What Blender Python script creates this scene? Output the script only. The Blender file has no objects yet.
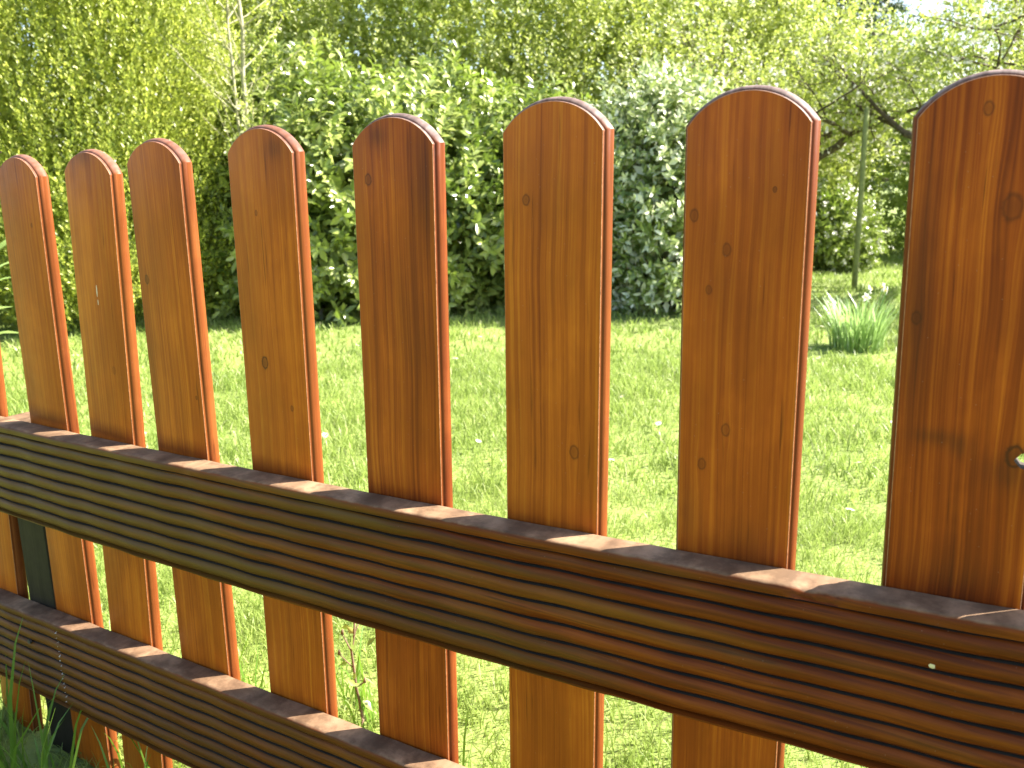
import bpy, math, random
import numpy as np
from mathutils import Matrix, Vector
PI = math.pi
rng = np.random.default_rng(7); random.seed(7)
S = bpy.context.scene
COL = S.collection
GZ = -0.55                                   # level of the lawn; z = 0 is the top of the upper rail

# ------------------------------------------------------------------ helpers
def mesh_from(name, V, F, mats, smooth=False, midx=None):
    me = bpy.data.meshes.new(name)
    if isinstance(F, np.ndarray):            # uniform face size
        V = np.asarray(V, dtype=np.float32); k = F.shape[1]
        me.vertices.add(len(V)); me.vertices.foreach_set('co', V.ravel())
        me.loops.add(F.size); me.loops.foreach_set('vertex_index', F.astype(np.int32).ravel())
        me.polygons.add(len(F))
        me.polygons.foreach_set('loop_start', np.arange(0, F.size, k, dtype=np.int32))
        if midx is not None: me.polygons.foreach_set('material_index', np.asarray(midx, dtype=np.int32))
        me.update(calc_edges=True)
    else:
        me.from_pydata([tuple(v) for v in V], [], F)
        if midx is not None:
            for p, i in zip(me.polygons, midx): p.material_index = i
        me.update()
    for m in (mats if isinstance(mats, (list, tuple)) else [mats]): me.materials.append(m)
    if smooth: me.polygons.foreach_set('use_smooth', [True]*len(me.polygons))
    return me
def obj(name, me, parent=None, loc=(0, 0, 0), rot=(0, 0, 0)):
    o = bpy.data.objects.new(name, me); COL.objects.link(o)
    o.location = loc; o.rotation_euler = rot
    if parent: o.parent = parent
    return o
def thing(name, label, cat, loc=(0, 0, 0), rotz=0, group=None, kind=None):
    o = bpy.data.objects.new(name, None); COL.objects.link(o)
    o.empty_display_size = .1
    o.location = loc; o.rotation_euler = (0, 0, rotz)
    return tag(o, label, cat, group, kind)
def tag(o, label=None, cat=None, group=None, kind=None):
    if label: o['label'] = label
    if cat: o['category'] = cat
    if group: o['group'] = group
    if kind: o['kind'] = kind
    return o
def at(az, d, z=GZ):                          # bearing (degrees, 0 = straight across the fence) and distance from the gate side
    a = math.radians(az)
    return np.array([.34+d*math.sin(a), -.63+d*math.cos(a), z])
class MB:
    def __init__(s): s.V = []; s.F = []; s.M = []
    def add(s, V, F, m=0):
        b = len(s.V); s.V += [tuple(v) for v in V]; s.F += [tuple(i+b for i in f) for f in F]; s.M += [m]*len(F)
    def box(s, a, b, m=0):
        x0, y0, z0 = a; x1, y1, z1 = b
        s.add([(x0,y0,z0),(x1,y0,z0),(x1,y1,z0),(x0,y1,z0),(x0,y0,z1),(x1,y0,z1),(x1,y1,z1),(x0,y1,z1)],
              [(3,2,1,0),(4,5,6,7),(0,1,5,4),(1,2,6,5),(2,3,7,6),(3,0,4,7)], m)
    def tube(s, pts, rad, n=6, m=0, cap=True):
        pts = [np.asarray(p, float) for p in pts]; V = []; F = []
        if not hasattr(rad, '__len__'): rad = [rad]*len(pts)
        for i, p in enumerate(pts):
            d = pts[min(i+1, len(pts)-1)]-pts[max(i-1, 0)]; d = d/(np.linalg.norm(d)+1e-9)
            u = np.cross(d, [0, 0, 1] if abs(d[2]) < .95 else [1, 0, 0]); u /= np.linalg.norm(u); w = np.cross(d, u)
            for k in range(n):
                a = 2*PI*k/n; V.append(p+rad[i]*(math.cos(a)*u+math.sin(a)*w))
        for i in range(len(pts)-1):
            for k in range(n):
                F.append((i*n+k, i*n+(k+1) % n, (i+1)*n+(k+1) % n, (i+1)*n+k))
        if cap: F.append(tuple(range(n-1, -1, -1))); F.append(tuple((len(pts)-1)*n+k for k in range(n)))
        s.add(V, F, m)
    def build(s, name, mats, parent=None, smooth=False, **k):
        return obj(name, mesh_from(name, s.V, s.F, mats, smooth, s.M), parent, **k)

# ------------------------------------------------------------------ node helpers
class NT:
    def __init__(s, mat): s.t = mat.node_tree; s.n = s.t.nodes; s.l = s.t.links
    def new(s, typ, **k):
        nd = s.n.new(typ)
        for a, b in k.items(): setattr(nd, a, b)
        return nd
    def put(s, sock, v):
        if isinstance(v, bpy.types.NodeSocket): s.l.new(v, sock)
        elif v is not None:
            if sock.type == 'RGBA' and len(v) == 3: v = (*v, 1)
            sock.default_value = v
    def math(s, op, a, b=None, c=None, clamp=False):
        nd = s.new('ShaderNodeMath', operation=op, use_clamp=clamp)
        for i, v in enumerate((a, b, c)):
            if v is not None: s.put(nd.inputs[i], v)
        return nd.outputs[0]
    def mix(s, f, a, b, blend='MIX'):
        nd = s.new('ShaderNodeMix', data_type='RGBA', blend_type=blend)
        s.put(nd.inputs[0], f); s.put(nd.inputs[6], a); s.put(nd.inputs[7], b)
        return nd.outputs[2]
    def ramp(s, f, stops, interp='LINEAR'):
        nd = s.new('ShaderNodeValToRGB'); r = nd.color_ramp; r.interpolation = interp
        while len(r.elements) < len(stops): r.elements.new(.5)
        for e, (p, c) in zip(r.elements, stops):
            e.position = p; e.color = (*c, 1) if hasattr(c, '__len__') else (c, c, c, 1)
        s.put(nd.inputs[0], f); return nd.outputs[0]
    def noise(s, vec, scale, detail=3, rough=.5, dist=0):
        nd = s.new('ShaderNodeTexNoise'); s.put(nd.inputs['Vector'], vec)
        nd.inputs['Scale'].default_value = scale; nd.inputs['Detail'].default_value = detail
        nd.inputs['Roughness'].default_value = rough; nd.inputs['Distortion'].default_value = dist
        return nd.outputs[0]
    def xyz(s, x, y, z):
        nd = s.new('ShaderNodeCombineXYZ')
        for i, v in enumerate((x, y, z)): s.put(nd.inputs[i], v)
        return nd.outputs[0]
    def sep(s, v):
        nd = s.new('ShaderNodeSeparateXYZ'); s.put(nd.inputs[0], v); return nd.outputs
    def bump(s, h, strength=.3, dist=.001):
        nd = s.new('ShaderNodeBump'); s.put(nd.inputs['Height'], h)
        nd.inputs['Strength'].default_value = strength; nd.inputs['Distance'].default_value = dist
        return nd.outputs[0]
def material(name):
    m = bpy.data.materials.new(name); m.use_nodes = True
    t = NT(m); b = t.n['Principled BSDF']; return m, t, b

# varnished pine: grain runs along local z, wraps round the knots given as (x, z, radius, darkness)
def wood(name, seed, light, mid, dark, knots=(), stains=(), warp=1.0, rough=.33, spec=.15, fine=1.0, contrast=1.0, axis='z', weather=.0, wlim=(.22, .6), algae_bounce=0., scuff=(), band=None, wcol=((.13, .075, .042), (.36, .225, .13))):
    m, t, b = material(name)
    tc = t.new('ShaderNodeTexCoord').outputs['Object']
    X, Y, Z = t.sep(tc)
    if axis == 'x': X, Z = Z, X
    xx = X; dark_k = None
    for (kx, kz, r, dk) in knots:
        dx = t.math('SUBTRACT', X, kx); dz = t.math('SUBTRACT', Z, kz)
        q = t.math('ADD', t.math('POWER', t.math('DIVIDE', dx, r*1.6), 2.), t.math('POWER', t.math('DIVIDE', dz, r*5.5), 2.))
        g = t.math('POWER', 2.718, t.math('MULTIPLY', q, -1.))
        xx = t.math('SUBTRACT', xx, t.math('MULTIPLY', t.math('MULTIPLY', dx, g), .62))
        nz = t.noise(t.xyz(t.math('MULTIPLY', X, 1.), 0., t.math('MULTIPLY', Z, 1.)), 260., 3)
        q2 = t.math('ADD', t.math('POWER', t.math('DIVIDE', dx, r), 2.), t.math('POWER', t.math('DIVIDE', dz, r*1.5), 2.))
        q2 = t.math('MULTIPLY', q2, t.math('ADD', .45, nz)); q1 = t.math('POWER', q2, .5)
        ring = t.math('POWER', 2.718, t.math('MULTIPLY', t.math('POWER', t.math('MULTIPLY', t.math('ABSOLUTE', t.math('SUBTRACT', q1, .9)), 4.2), 2.), -1.))
        core = t.math('MULTIPLY', t.math('POWER', 2.718, t.math('MULTIPLY', t.math('POWER', q2, 1.6), -1.)), .62)
        k = t.math('MULTIPLY', t.math('MAXIMUM', ring, core), dk, clamp=True)
        dark_k = k if dark_k is None else t.math('MAXIMUM', dark_k, k)
    wv = t.noise(t.xyz(t.math('MULTIPLY', X, 3.), seed*1.7, t.math('MULTIPLY', Z, 3.)), 1.6, 2)
    xx = t.math('ADD', xx, t.math('MULTIPLY', t.math('SUBTRACT', wv, .5), .011*warp))
    Yg = t.math('MULTIPLY', Y, .6)
    def gv(sx, sz, off): return t.xyz(t.math('MULTIPLY', xx, sx), t.math('ADD', t.math('MULTIPLY', Yg, sx), seed*3.1+off), t.math('MULTIPLY', Z, sz))
    n1 = t.noise(gv(52, .8, 0), 1., 3, .55)
    n2 = t.noise(gv(230*fine, 1.8, 7), 1., 5, .65)
    n3 = t.noise(gv(620, 6, 13), 1., 2, .5)
    n4 = t.noise(gv(15, 3.2, 23), 1., 3, .5)
    g = t.math('ADD', t.math('MULTIPLY', n1, .26), t.math('MULTIPLY', n2, .50))
    g = t.math('ADD', g, t.math('MULTIPLY', n3, .23)); g = t.math('ADD', g, t.math('MULTIPLY', n4, .20))
    g = t.math('MULTIPLY_ADD', t.math('SUBTRACT', g, .595), 3.1*contrast, .5, clamp=True)
    c = t.ramp(g, [(.12, dark), (.5, mid), (.88, light)])
    pt_ = t.noise(t.xyz(t.math('MULTIPLY', X, 18.), seed*2.2, t.math('MULTIPLY', Z, 7.)), 1., 4, .65)
    c = t.mix(t.ramp(pt_, [(.35, .42), (.62, 0)]), c, tuple(v*.45 for v in mid))
    c = t.mix(t.ramp(pt_, [(.55, 0), (.8, .22)]), c, tuple(min(1, v*1.25) for v in light))
    if band is not None:  # dark red stain band at the rail, with contact shade painted in
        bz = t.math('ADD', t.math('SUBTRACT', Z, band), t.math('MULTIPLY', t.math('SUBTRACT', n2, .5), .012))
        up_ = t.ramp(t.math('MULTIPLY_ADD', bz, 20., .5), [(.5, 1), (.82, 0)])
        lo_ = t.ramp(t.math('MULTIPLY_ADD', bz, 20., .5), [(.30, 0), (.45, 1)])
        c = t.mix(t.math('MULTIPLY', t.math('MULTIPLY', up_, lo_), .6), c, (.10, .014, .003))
    # dark flecks: short resin lines
    fl = t.noise(gv(330, 11, 40), 1., 2, .5)
    c = t.mix(t.ramp(fl, [(.66, 0), (.76, .55)]), c, tuple(v*.35 for v in dark))
    for (sx, sz, rx, rz, a) in stains:
        dx = t.math('DIVIDE', t.math('SUBTRACT', X, sx), rx); dz = t.math('DIVIDE', t.math('SUBTRACT', Z, sz), rz)
        q = t.math('ADD', t.math('POWER', dx, 2.), t.math('POWER', dz, 2.))
        q = t.math('ADD', q, t.math('MULTIPLY', t.math('SUBTRACT', n2, .5), 2.2))
        k = t.math('MULTIPLY', t.math('POWER', 2.718, t.math('MULTIPLY', t.math('MAXIMUM', q, 0.), -1.)), a, clamp=True)
        c = t.mix(k, c, (.035, .012, .006))
    if dark_k is not None: c = t.mix(dark_k, c, (.060, .016, .005))
    rr = t.math('MULTIPLY_ADD', t.noise(tc, 60., 3), .22, rough-.11)
    if weather > 0:                            # end grain and upward faces lose their varnish and go grey
        gn = t.new('ShaderNodeNewGeometry').outputs['Normal']
        nz = t.sep(gn)[2]
        wn = t.noise(tc, 90., 3)
        f = t.math('MULTIPLY', t.ramp(t.math('ADD', nz, t.math('MULTIPLY', t.math('SUBTRACT', wn, .5), .5)), [(wlim[0], 0), (wlim[1], 1)]), weather)
        wc = t.ramp(t.noise(t.xyz(t.math('MULTIPLY', X, 200.), 0., t.math('MULTIPLY', Z, 30.)), 1., 3), [(.3, wcol[0]), (.7, wcol[1])])
        wc = t.mix(t.ramp(t.noise(tc, 38., 5, .7), [(.42, .55), (.60, 0)]), wc, tuple(v*.45 for v in wcol[0]))
        c = t.mix(f, c, wc); rr = t.math('ADD', rr, t.math('MULTIPLY', f, .22))
    if algae_bounce > 0:  # olive towards the left: algae plus green lawn bounce painted into the colour
        nz2 = t.noise(t.xyz(t.math('MULTIPLY', Z, .5), t.math('MULTIPLY', Y, 10.), t.math('MULTIPLY', X, 4.)), 9., 4, .6)
        lf = t.math('MULTIPLY_ADD', Z, -.55, .02)
        f = t.ramp(t.math('ADD', nz2, lf), [(.42, 0), (.85, algae_bounce)])
        c = t.mix(f, c, (.105, .066, .012))
    for (sx, sz, rx, rz) in scuff:             # chips down to bare wood
        dx = t.math('DIVIDE', t.math('SUBTRACT', X, sx), rx); dz = t.math('DIVIDE', t.math('SUBTRACT', Z, sz), rz)
        q = t.math('ADD', t.math('POWER', dx, 2.), t.math('POWER', dz, 2.))
        q = t.math('ADD', q, t.math('MULTIPLY', t.math('SUBTRACT', t.noise(tc, 500., 2), .5), 1.6))
        c = t.mix(t.ramp(q, [(.75, 1), (.95, 0)]), c, (.62, .55, .45))
    # specks of dust
    sp = t.new('ShaderNodeTexVoronoi'); t.put(sp.inputs['Vector'], tc); sp.inputs['Scale'].default_value = 130.
    c = t.mix(t.ramp(sp.outputs['Distance'], [(.03, .22), (.055, 0)]), c, (.45, .38, .30))
    t.put(b.inputs['Base Color'], c); t.put(b.inputs['Roughness'], rr)
    b.inputs['Specular IOR Level'].default_value = spec
    t.put(b.inputs['Normal'], t.bump(t.math('ADD', n2, t.math('MULTIPLY', n3, .6)), .22, .0006))
    return m

def leaf_mat(name, c_dark, c_light, trans=.35, rough=.42, spec=.5, pale=None, pale_share=.0, tcol=None, patch=1.2):
    m, t, b = material(name)
    g = t.new('ShaderNodeNewGeometry'); ri = g.outputs['Random Per Island']
    tc = t.new('ShaderNodeTexCoord').outputs['Object']
    n = t.noise(tc, patch, 2)
    f = t.math('ADD', t.math('MULTIPLY', ri, .55), t.math('MULTIPLY', n, .75))
    c = t.ramp(f, [(.3, c_dark), (.95, c_light)])
    if pale is not None:
        r2 = t.math('FRACT', t.math('MULTIPLY', ri, 17.31))
        c = t.mix(t.ramp(r2, [(1-pale_share-.001, 0), (1-pale_share, 1)]), c, pale)
    t.put(b.inputs['Base Color'], c); b.inputs['Roughness'].default_value = rough
    b.inputs['Specular IOR Level'].default_value = spec
    tr = t.new('ShaderNodeBsdfTranslucent')
    t.put(tr.inputs[0], t.mix(.55, c, tcol or tuple(min(1, v*1.5) for v in c_light)))
    mx = t.new('ShaderNodeMixShader'); mx.inputs[0].default_value = trans
    t.l.new(b.outputs[0], mx.inputs[1]); t.l.new(tr.outputs[0], mx.inputs[2])
    t.l.new(mx.outputs[0], t.n['Material Output'].inputs[0])
    return m
def plain(name, col, rough=.6, var=.25, scale=20., bump=0., col2=None):
    m, t, b = material(name)
    tc = t.new('ShaderNodeTexCoord').outputs['Object']
    n = t.noise(tc, scale, 4, .6)
    c = t.ramp(n, [(.3, tuple(v*(1-var) for v in col)), (.7, col2 or tuple(v*(1+var) for v in col))])
    t.put(b.inputs['Base Color'], c); b.inputs['Roughness'].default_value = rough
    if bump: t.put(b.inputs['Normal'], t.bump(n, bump, .01))
    return m

# ------------------------------------------------------------------ world, sun, camera
SUN_AZ, SUN_EL = 49.0, 43.0                   # azimuth clockwise from +y
w = bpy.data.worlds.new('World'); S.world = w; w.use_nodes = True
wn = w.node_tree; sky = wn.nodes.new('ShaderNodeTexSky'); sky.sky_type = 'NISHITA'; sky.sun_disc = False
sky.sun_elevation = math.radians(SUN_EL); sky.sun_rotation = math.radians(SUN_AZ)
sky.air_density = 1.0; sky.dust_density = 2.5; sky.ozone_density = 1.0
bg = wn.nodes['Background']; bg.inputs[1].default_value = .085
wn.links.new(sky.outputs[0], bg.inputs[0])
L = bpy.data.lights.new('sun', 'SUN'); L.energy = 5.0; L.angle = math.radians(.5); L.color = (1, .945, .85)
so = bpy.data.objects.new('sun', L); COL.objects.link(so); so.location = (4, 4, 6)
a, e = math.radians(SUN_AZ), math.radians(SUN_EL)
so.rotation_euler = Vector((math.sin(a)*math.cos(e), math.cos(a)*math.cos(e), math.sin(e))).to_track_quat('Z', 'Y').to_euler()

cd = bpy.data.cameras.new('camera'); cam = bpy.data.objects.new('camera', cd); COL.objects.link(cam); S.camera = cam
yw, pt, rl = math.radians(-31.632), math.radians(-13.716), math.radians(-.706)
f = np.array([math.sin(yw)*math.cos(pt), math.cos(yw)*math.cos(pt), math.sin(pt)])
R = np.array([math.cos(yw), -math.sin(yw), 0]); U = np.cross(R, f)
Rr = R*math.cos(rl)+U*math.sin(rl); Ur = -R*math.sin(rl)+U*math.cos(rl)
M = Matrix(((Rr[0], Ur[0], -f[0], .3385), (Rr[1], Ur[1], -f[1], -.6336), (Rr[2], Ur[2], -f[2], .3159), (0, 0, 0, 1)))
cam.matrix_world = M
cd.sensor_width = 36; cd.lens = 36*877.3/1024; cd.clip_start = .02; cd.clip_end = 400
cd.dof.use_dof = True; cd.dof.focus_distance = .92; cd.dof.aperture_fstop = 13
vs = S.view_settings; vs.view_transform = 'Standard'; vs.look = 'None'; vs.gamma = 1; vs.use_curve_mapping = False
vs.exposure = 2.15
S.render.resolution_x = 1024; S.render.resolution_y = 768
S.cycles.max_bounces = 10; S.cycles.transparent_max_bounces = 4

# ------------------------------------------------------------------ the fence
X0 = -.3
def ybow(x): return .0222*(x-X0)**2
def z_up(x): return .028*(x-X0)+.0069*(x-X0)**2
def z_lo(x): return -.2783+.0222*(x-X0)-.0196*(x-X0)**2
FB = -.545                                    # bottom end of the pickets
fence = thing('picket_fence', 'varnished orange-brown wooden picket fence with round-topped slats and two ribbed rails', 'fence', (-.3, .02, GZ))
FO = Vector((-.3, .02, GZ))

TH = .0155
def picket_mesh(w, h):
    """face outline from the foot (z=0) to the shoulders at h, a segmental arch above; the edge is a step and a round"""
    ah = .0235; r = ((w/2)**2+ah**2)/(2*ah); cz = h+ah-r
    a0 = math.asin((h-cz)/r)
    pts = [(w/2, 0.)]
    for i in range(1, 14): pts.append((w/2, h*i/14))
    n = 30
    for i in range(n+1):
        a_ = a0+(PI-2*a0)*i/n; pts.append((r*math.cos(a_), cz+r*math.sin(a_)))
    for i in range(13, 0, -1): pts.append((-w/2, h*i/14))
    pts.append((-w/2, 0.))
    def nrm(i):
        x, z = pts[i]
        if z > h+1e-6: v = np.array([x, z-cz]); return v/np.linalg.norm(v)
        if abs(z-h) < 1e-6:
            v1 = np.array([x, z-cz]); v1 /= np.linalg.norm(v1); v2 = np.array([math.copysign(1, x), 0.])
            v = v1+v2; v /= np.linalg.norm(v); return v/ max(.5, v@v2)
        return np.array([math.copysign(1, x), 0.])
    prof = [(-.0005, 0.), (-.00012, .00012), (0., .0005), (0., .0024), (.0004, .0031), (.0013, .0035), (.0023, .0046), (.0031, .0062), (.0037, .0084), (.0040, .0108),
            (.0036, TH-.0025), (.0027, TH-.0010), (.0010, TH)]
    V = []; F = []; n_ = len(pts)
    for off, y in prof:
        for i, p in enumerate(pts):
            q = np.array(p)+nrm(i)*off
            V.append((q[0], y, q[1]))
    for k in range(len(prof)-1):
        for i in range(n_-1):
            F.append((k*n_+i, (k+1)*n_+i, (k+1)*n_+i+1, k*n_+i+1))
        F.append((k*n_+n_-1, (k+1)*n_+n_-1, (k+1)*n_, k*n_))
    F.append(tuple(range(n_))); b = (len(prof)-1)*n_
    F.append(tuple(b+i for i in range(n_-1, -1, -1)))
    return V, F, n_, len(prof)
def smooth_by_angle(me, ang):
    me.polygons.foreach_set('use_smooth', [True]*len(me.polygons))
    import bmesh
    bm = bmesh.new(); bm.from_mesh(me)
    bmesh.ops.recalc_face_normals(bm, faces=bm.faces)
    for e_ in bm.edges:
        if len(e_.link_faces) == 2 and e_.calc_face_angle(0) > ang: e_.smooth = False
    bm.to_mesh(me); bm.free()

GOLD = ((.60, .195, .015), (.43, .104, .008), (.215, .040, .004))
ORAN = ((.53, .148, .011), (.35, .072, .006), (.15, .025, .003))
REDD = ((.50, .125, .009), (.29, .052, .004), (.115, .017, .002))
# face left edge, face width, shoulder z, lean, palette, knots (x, z measured from the foot), stains
T_ = [-.8337, -.6919, -.5556, -.3921, -.2250, -.0605, .1025, .2615]
W_ = [.0884, .0889, .0894, .0903, .0913, .0906, .0885, .0860]
S_ = [.315, .319, .327, .335, .339, .345, .345, .346]
L_ = [.0192, .0492, .0024, .0091, .0084, .003, -.011, -.0228]
P = [(-1.010, .0895, .312, .075, GOLD, [], [], .6, .5)]
K = [[(.0216, .771, .0018, .7)], [(.018, .60, .003, .35)], [(-.0312, .714, .0032, .75), (.0353, .583, .0015, .8)],
     [(-.013, .636, .0042, .85), (-.0099, .7916, .0018, .7), (.0224, .591, .002, .7)], [(-.0282, .8235, .0034, .75)],
     [(-.0236, .8067, .0030, .7), (.0226, .5953, .0040, .62)], [(.0216, .815, .0014, .8), (-.037, .7967, .0030, .6), (-.0256, .6035, .0030, .6), (-.0075, .634, .0032, .55), (-.0242, .7417, .0022, .55), (-.0115, .7719, .003, .55)],
     [(-.0027, .865, .0028, .6), (.0154, .8042, .0055, .55), (-.0351, .7315, .0028, .7), (.0305, .642, .0050, .9)]]
ST = [[], [(-.01, .855, .02, .012, .4)], [], [(.02, .855, .014, .012, .45)], [(.034, .82, .014, .055, .5), (-.016, .862, .010, .010, .5), (.02, .70, .025, .10, .3)], [(.0, .80, .02, .03, .15)],
      [(.02, .53, .03, .03, .35), (-.035, .56, .01, .03, .35)], [(-.036, .75, .010, .10, .5), (-.018, .650, .014, .006, .45), (-.003, .645, .008, .008, .4), (0., .53, .03, .03, .35), (.028, .63, .018, .012, .4)]]
PAL = [GOLD, GOLD, GOLD, GOLD, ORAN, GOLD, ORAN, REDD]
arris = plain('pale_arris', (.34, .15, .07), .5, .5, 180.)  # paler line along the edge of the picket face
CT = [.6, .65, .75, .6, .8, .75, .62, .85]
for i in range(8): P.append((T_[i], W_[i], S_[i], L_[i], PAL[i], K[i], ST[i], CT[i], .4 if i < 4 else 1.))
P.append((.3690, .0895, .346, -.015, REDD, [], [], 1., 1.))  # unseen end slat, set close to its neighbour to block sun on the rail
for i, (t_, w_, s_, ln, pal, kn, stn, ct, wf) in enumerate(P):
    kn = [(q[0], q[1]+.03, q[2], q[3]) for q in kn]; stn = [(q[0], q[1]+.03, *q[2:]) for q in stn]
    V, F, n_, np_ = picket_mesh(w_, s_-FB)
    scf = [(-.002, .726, .0010, .008), (-.0015, .712, .0007, .004)] if i == 2 else ()
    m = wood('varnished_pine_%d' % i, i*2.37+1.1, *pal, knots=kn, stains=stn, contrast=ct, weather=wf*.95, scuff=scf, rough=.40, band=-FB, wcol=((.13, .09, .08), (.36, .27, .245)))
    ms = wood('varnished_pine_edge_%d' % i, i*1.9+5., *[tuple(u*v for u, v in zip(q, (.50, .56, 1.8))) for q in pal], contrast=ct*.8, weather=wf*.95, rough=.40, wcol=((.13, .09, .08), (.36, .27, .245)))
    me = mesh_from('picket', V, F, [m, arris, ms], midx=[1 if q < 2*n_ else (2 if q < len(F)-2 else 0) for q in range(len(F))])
    smooth_by_angle(me, math.radians(33))
    xc = t_+w_/2
    # the board face lies at y = ybow + 1.5 mm so it stands just clear of the rails
    o = obj('picket', me, fence)
    o.location = Vector((xc+ln*FB, ybow(xc)+.0015, FB))-FO
    o.rotation_euler = (0, math.atan(ln), math.atan(2*.0222*(xc-X0)))
    o['label'] = ['slat cut off by the left edge of the photo', 'first whole slat from the left', 'slat with a thin white scratch, second whole one from the left', 'third whole slat from the left',
                  'slat with an oval knot low on its face', 'slat with dark staining down its right side near the top', 'straight-grained amber slat right of the dark-stained one',
                  'wide orange slat with two small knots above the rail', 'largest, darkest slat at the right edge with a knothole', 'unseen slat beyond the right edge, set close to block sun'][i]
    if i == 8: big = o
# knothole in the nearest picket: cut through with a boolean
kb = MB()
kh = []
for k in range(12):
    a_ = 2*PI*k/12; kh.append((.0385+.0068*math.cos(a_)*(1.25 if math.cos(a_) < 0 else .8), .6695+.0058*math.sin(a_)*(1 if math.cos(a_) > -.6 else .5)))
kb.add([(x, -.01, z) for x, z in kh]+[(x, .03, z) for x, z in kh], [tuple(range(11, -1, -1)), tuple(range(12, 24))]+[(k, (k+1) % 12, 12+(k+1) % 12, 12+k) for k in range(12)])
cut = kb.build('cutter', wood('knothole_rim', 1, *REDD)); smooth_by_angle(cut.data, 9.); cut.matrix_world = Matrix.Identity(4)
bpy.context.view_layer.update()
cut.matrix_world = big.matrix_world.copy()
bpy.context.view_layer.update()
md = big.modifiers.new('b', 'BOOLEAN'); md.object = cut; md.operation = 'DIFFERENCE'; md.solver = 'EXACT'
dg = bpy.context.evaluated_depsgraph_get(); nm = bpy.data.meshes.new_from_object(big.evaluated_get(dg)); nm.materials.append(plain('knothole_wall', (.035, .018, .010), .8))
big.modifiers.clear(); big.data = nm; smooth_by_angle(nm, math.radians(33))
for q_ in nm.polygons:
    inh = abs(q_.normal.y) < .9 and abs(q_.center.x-.0385) < .0095 and abs(q_.center.z-.6695) < .0075 and q_.center.x < .0425
    if abs(q_.normal.y) > .999 or inh: q_.use_smooth = False
    if inh: q_.material_index = len(nm.materials)-1
bpy.data.objects.remove(cut)

# ribbed rails (grooved deck board section), extruded along x with a slight natural bow
def rail_section(H, D):
    """(y, z) outline: starts top back, goes over the front down to the bottom back; y negative = towards the lens"""
    s = [(0, -.0010), (-.0008, 0), (-D+.0048, 0), (-D+.0022, -.0006), (-D+.0006, -.0021), (-D, -.0042), (-D, -.0088), (-D+.0006, -.0096), (-D+.0036, -.0104)]
    z = -.0112; nr = 7; pitch = (H-.0112-.004)/nr
    for k in range(nr):
        z0 = z-k*pitch; z1 = z0-pitch
        s.append((-D+.0075, z0))
        for j in range(9):
            u = j/8; zz = z0-.0010-(pitch-.0024)*u
            s.append((-D+.0030*(abs(2*u-1)**2.4)+.0016*max(0, u-.5)+.0004*(u < .01), zz))
        s.append((-D+.0075, z1+.0006))
    s += [(-D+.0030, -H+.0034), (-D+.0004, -H+.0026), (-D+.0012, -H+.0006), (-D+.004, -H), (-.0008, -H), (0, -H+.001)]
    return s
def rail(zf, H, D, x0, x1, m, label, chips=()):
    sec = rail_section(H, D); groove = [sec[j][0] > -D+.0045 and sec[j+1][0] > -D+.0028 and 8 < j < len(sec)-7 or (sec[j+1][0] > -D+.0045 and 7 < j < len(sec)-7) for j in range(len(sec)-1)]; V = []; F = []; MI = []; n = 600; k = len(sec)
    for i in range(n+1):
        x = x0+(x1-x0)*i/n
        jit = .0003*math.sin(x*37)+.0003*math.sin(x*91+1)
        ch = sum(a_*math.exp(-((x-c_)/w_)**2) for c_, a_, w_ in chips)
        for q_, (y, z) in enumerate(sec): V.append((x, ybow(x)+y+jit+(ch if 2 <= q_ <= 6 else 0), zf(x)+z-(ch*.9 if 2 <= q_ <= 5 else 0)+(.0004*math.sin(x*53+z*400) if q_ > 7 else 0)))
    for i in range(n):
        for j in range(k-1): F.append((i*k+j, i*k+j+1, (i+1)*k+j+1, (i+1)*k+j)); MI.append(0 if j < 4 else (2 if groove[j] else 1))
        F.append((i*k+k-1, i*k, (i+1)*k, (i+1)*k+k-1)); MI.append(1)
    F.append(tuple(range(k-1, -1, -1))); F.append(tuple(n*k+j for j in range(k)))
    MI += [1, 1]; me = mesh_from('rail', V, F, m, midx=MI); smooth_by_angle(me, math.radians(38))
    o = obj('rail', me, fence); o.location = -FO; o['label'] = label
    return o
RAILC = ((.25, .060, .005), (.145, .030, .003), (.055, .011, .002))
groove_shade = plain('groove_painted_shade', (.012, .009, .006), .95, .5, 60.)  # near-black groove faces: the shade in the grooves is painted as colour
rw = dict(axis='x', contrast=.8, spec=.15)
rm1 = [wood('rail_top_weathered', 31., *RAILC, weather=1., wlim=(.5, .9), rough=.5, **rw), wood('ribbed_rail_wood', 31., *RAILC, algae_bounce=.7, rough=.46, scuff=[(-.0215, .2993, .0028, .0022)], **rw), groove_shade]
rm2 = [wood('low_rail_top_weathered', 57., *RAILC, weather=.95, wlim=(.5, .9), rough=.5, **rw), wood('low_ribbed_rail_wood', 57., *RAILC, algae_bounce=.4, rough=.48, **rw), groove_shade]
r_up = rail(z_up, .1333, .0293, -1.75, 1.25, rm1, 'upper ribbed rail', [(.212, .0042, .008), (.230, .0024, .006), (-.13, .0008, .006), (-.47, .0009, .008), (.30, .0008, .01)])
r_lo = rail(z_lo, .1326, .0293, -1.75, 1.25, rm2, 'lower ribbed rail')
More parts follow.
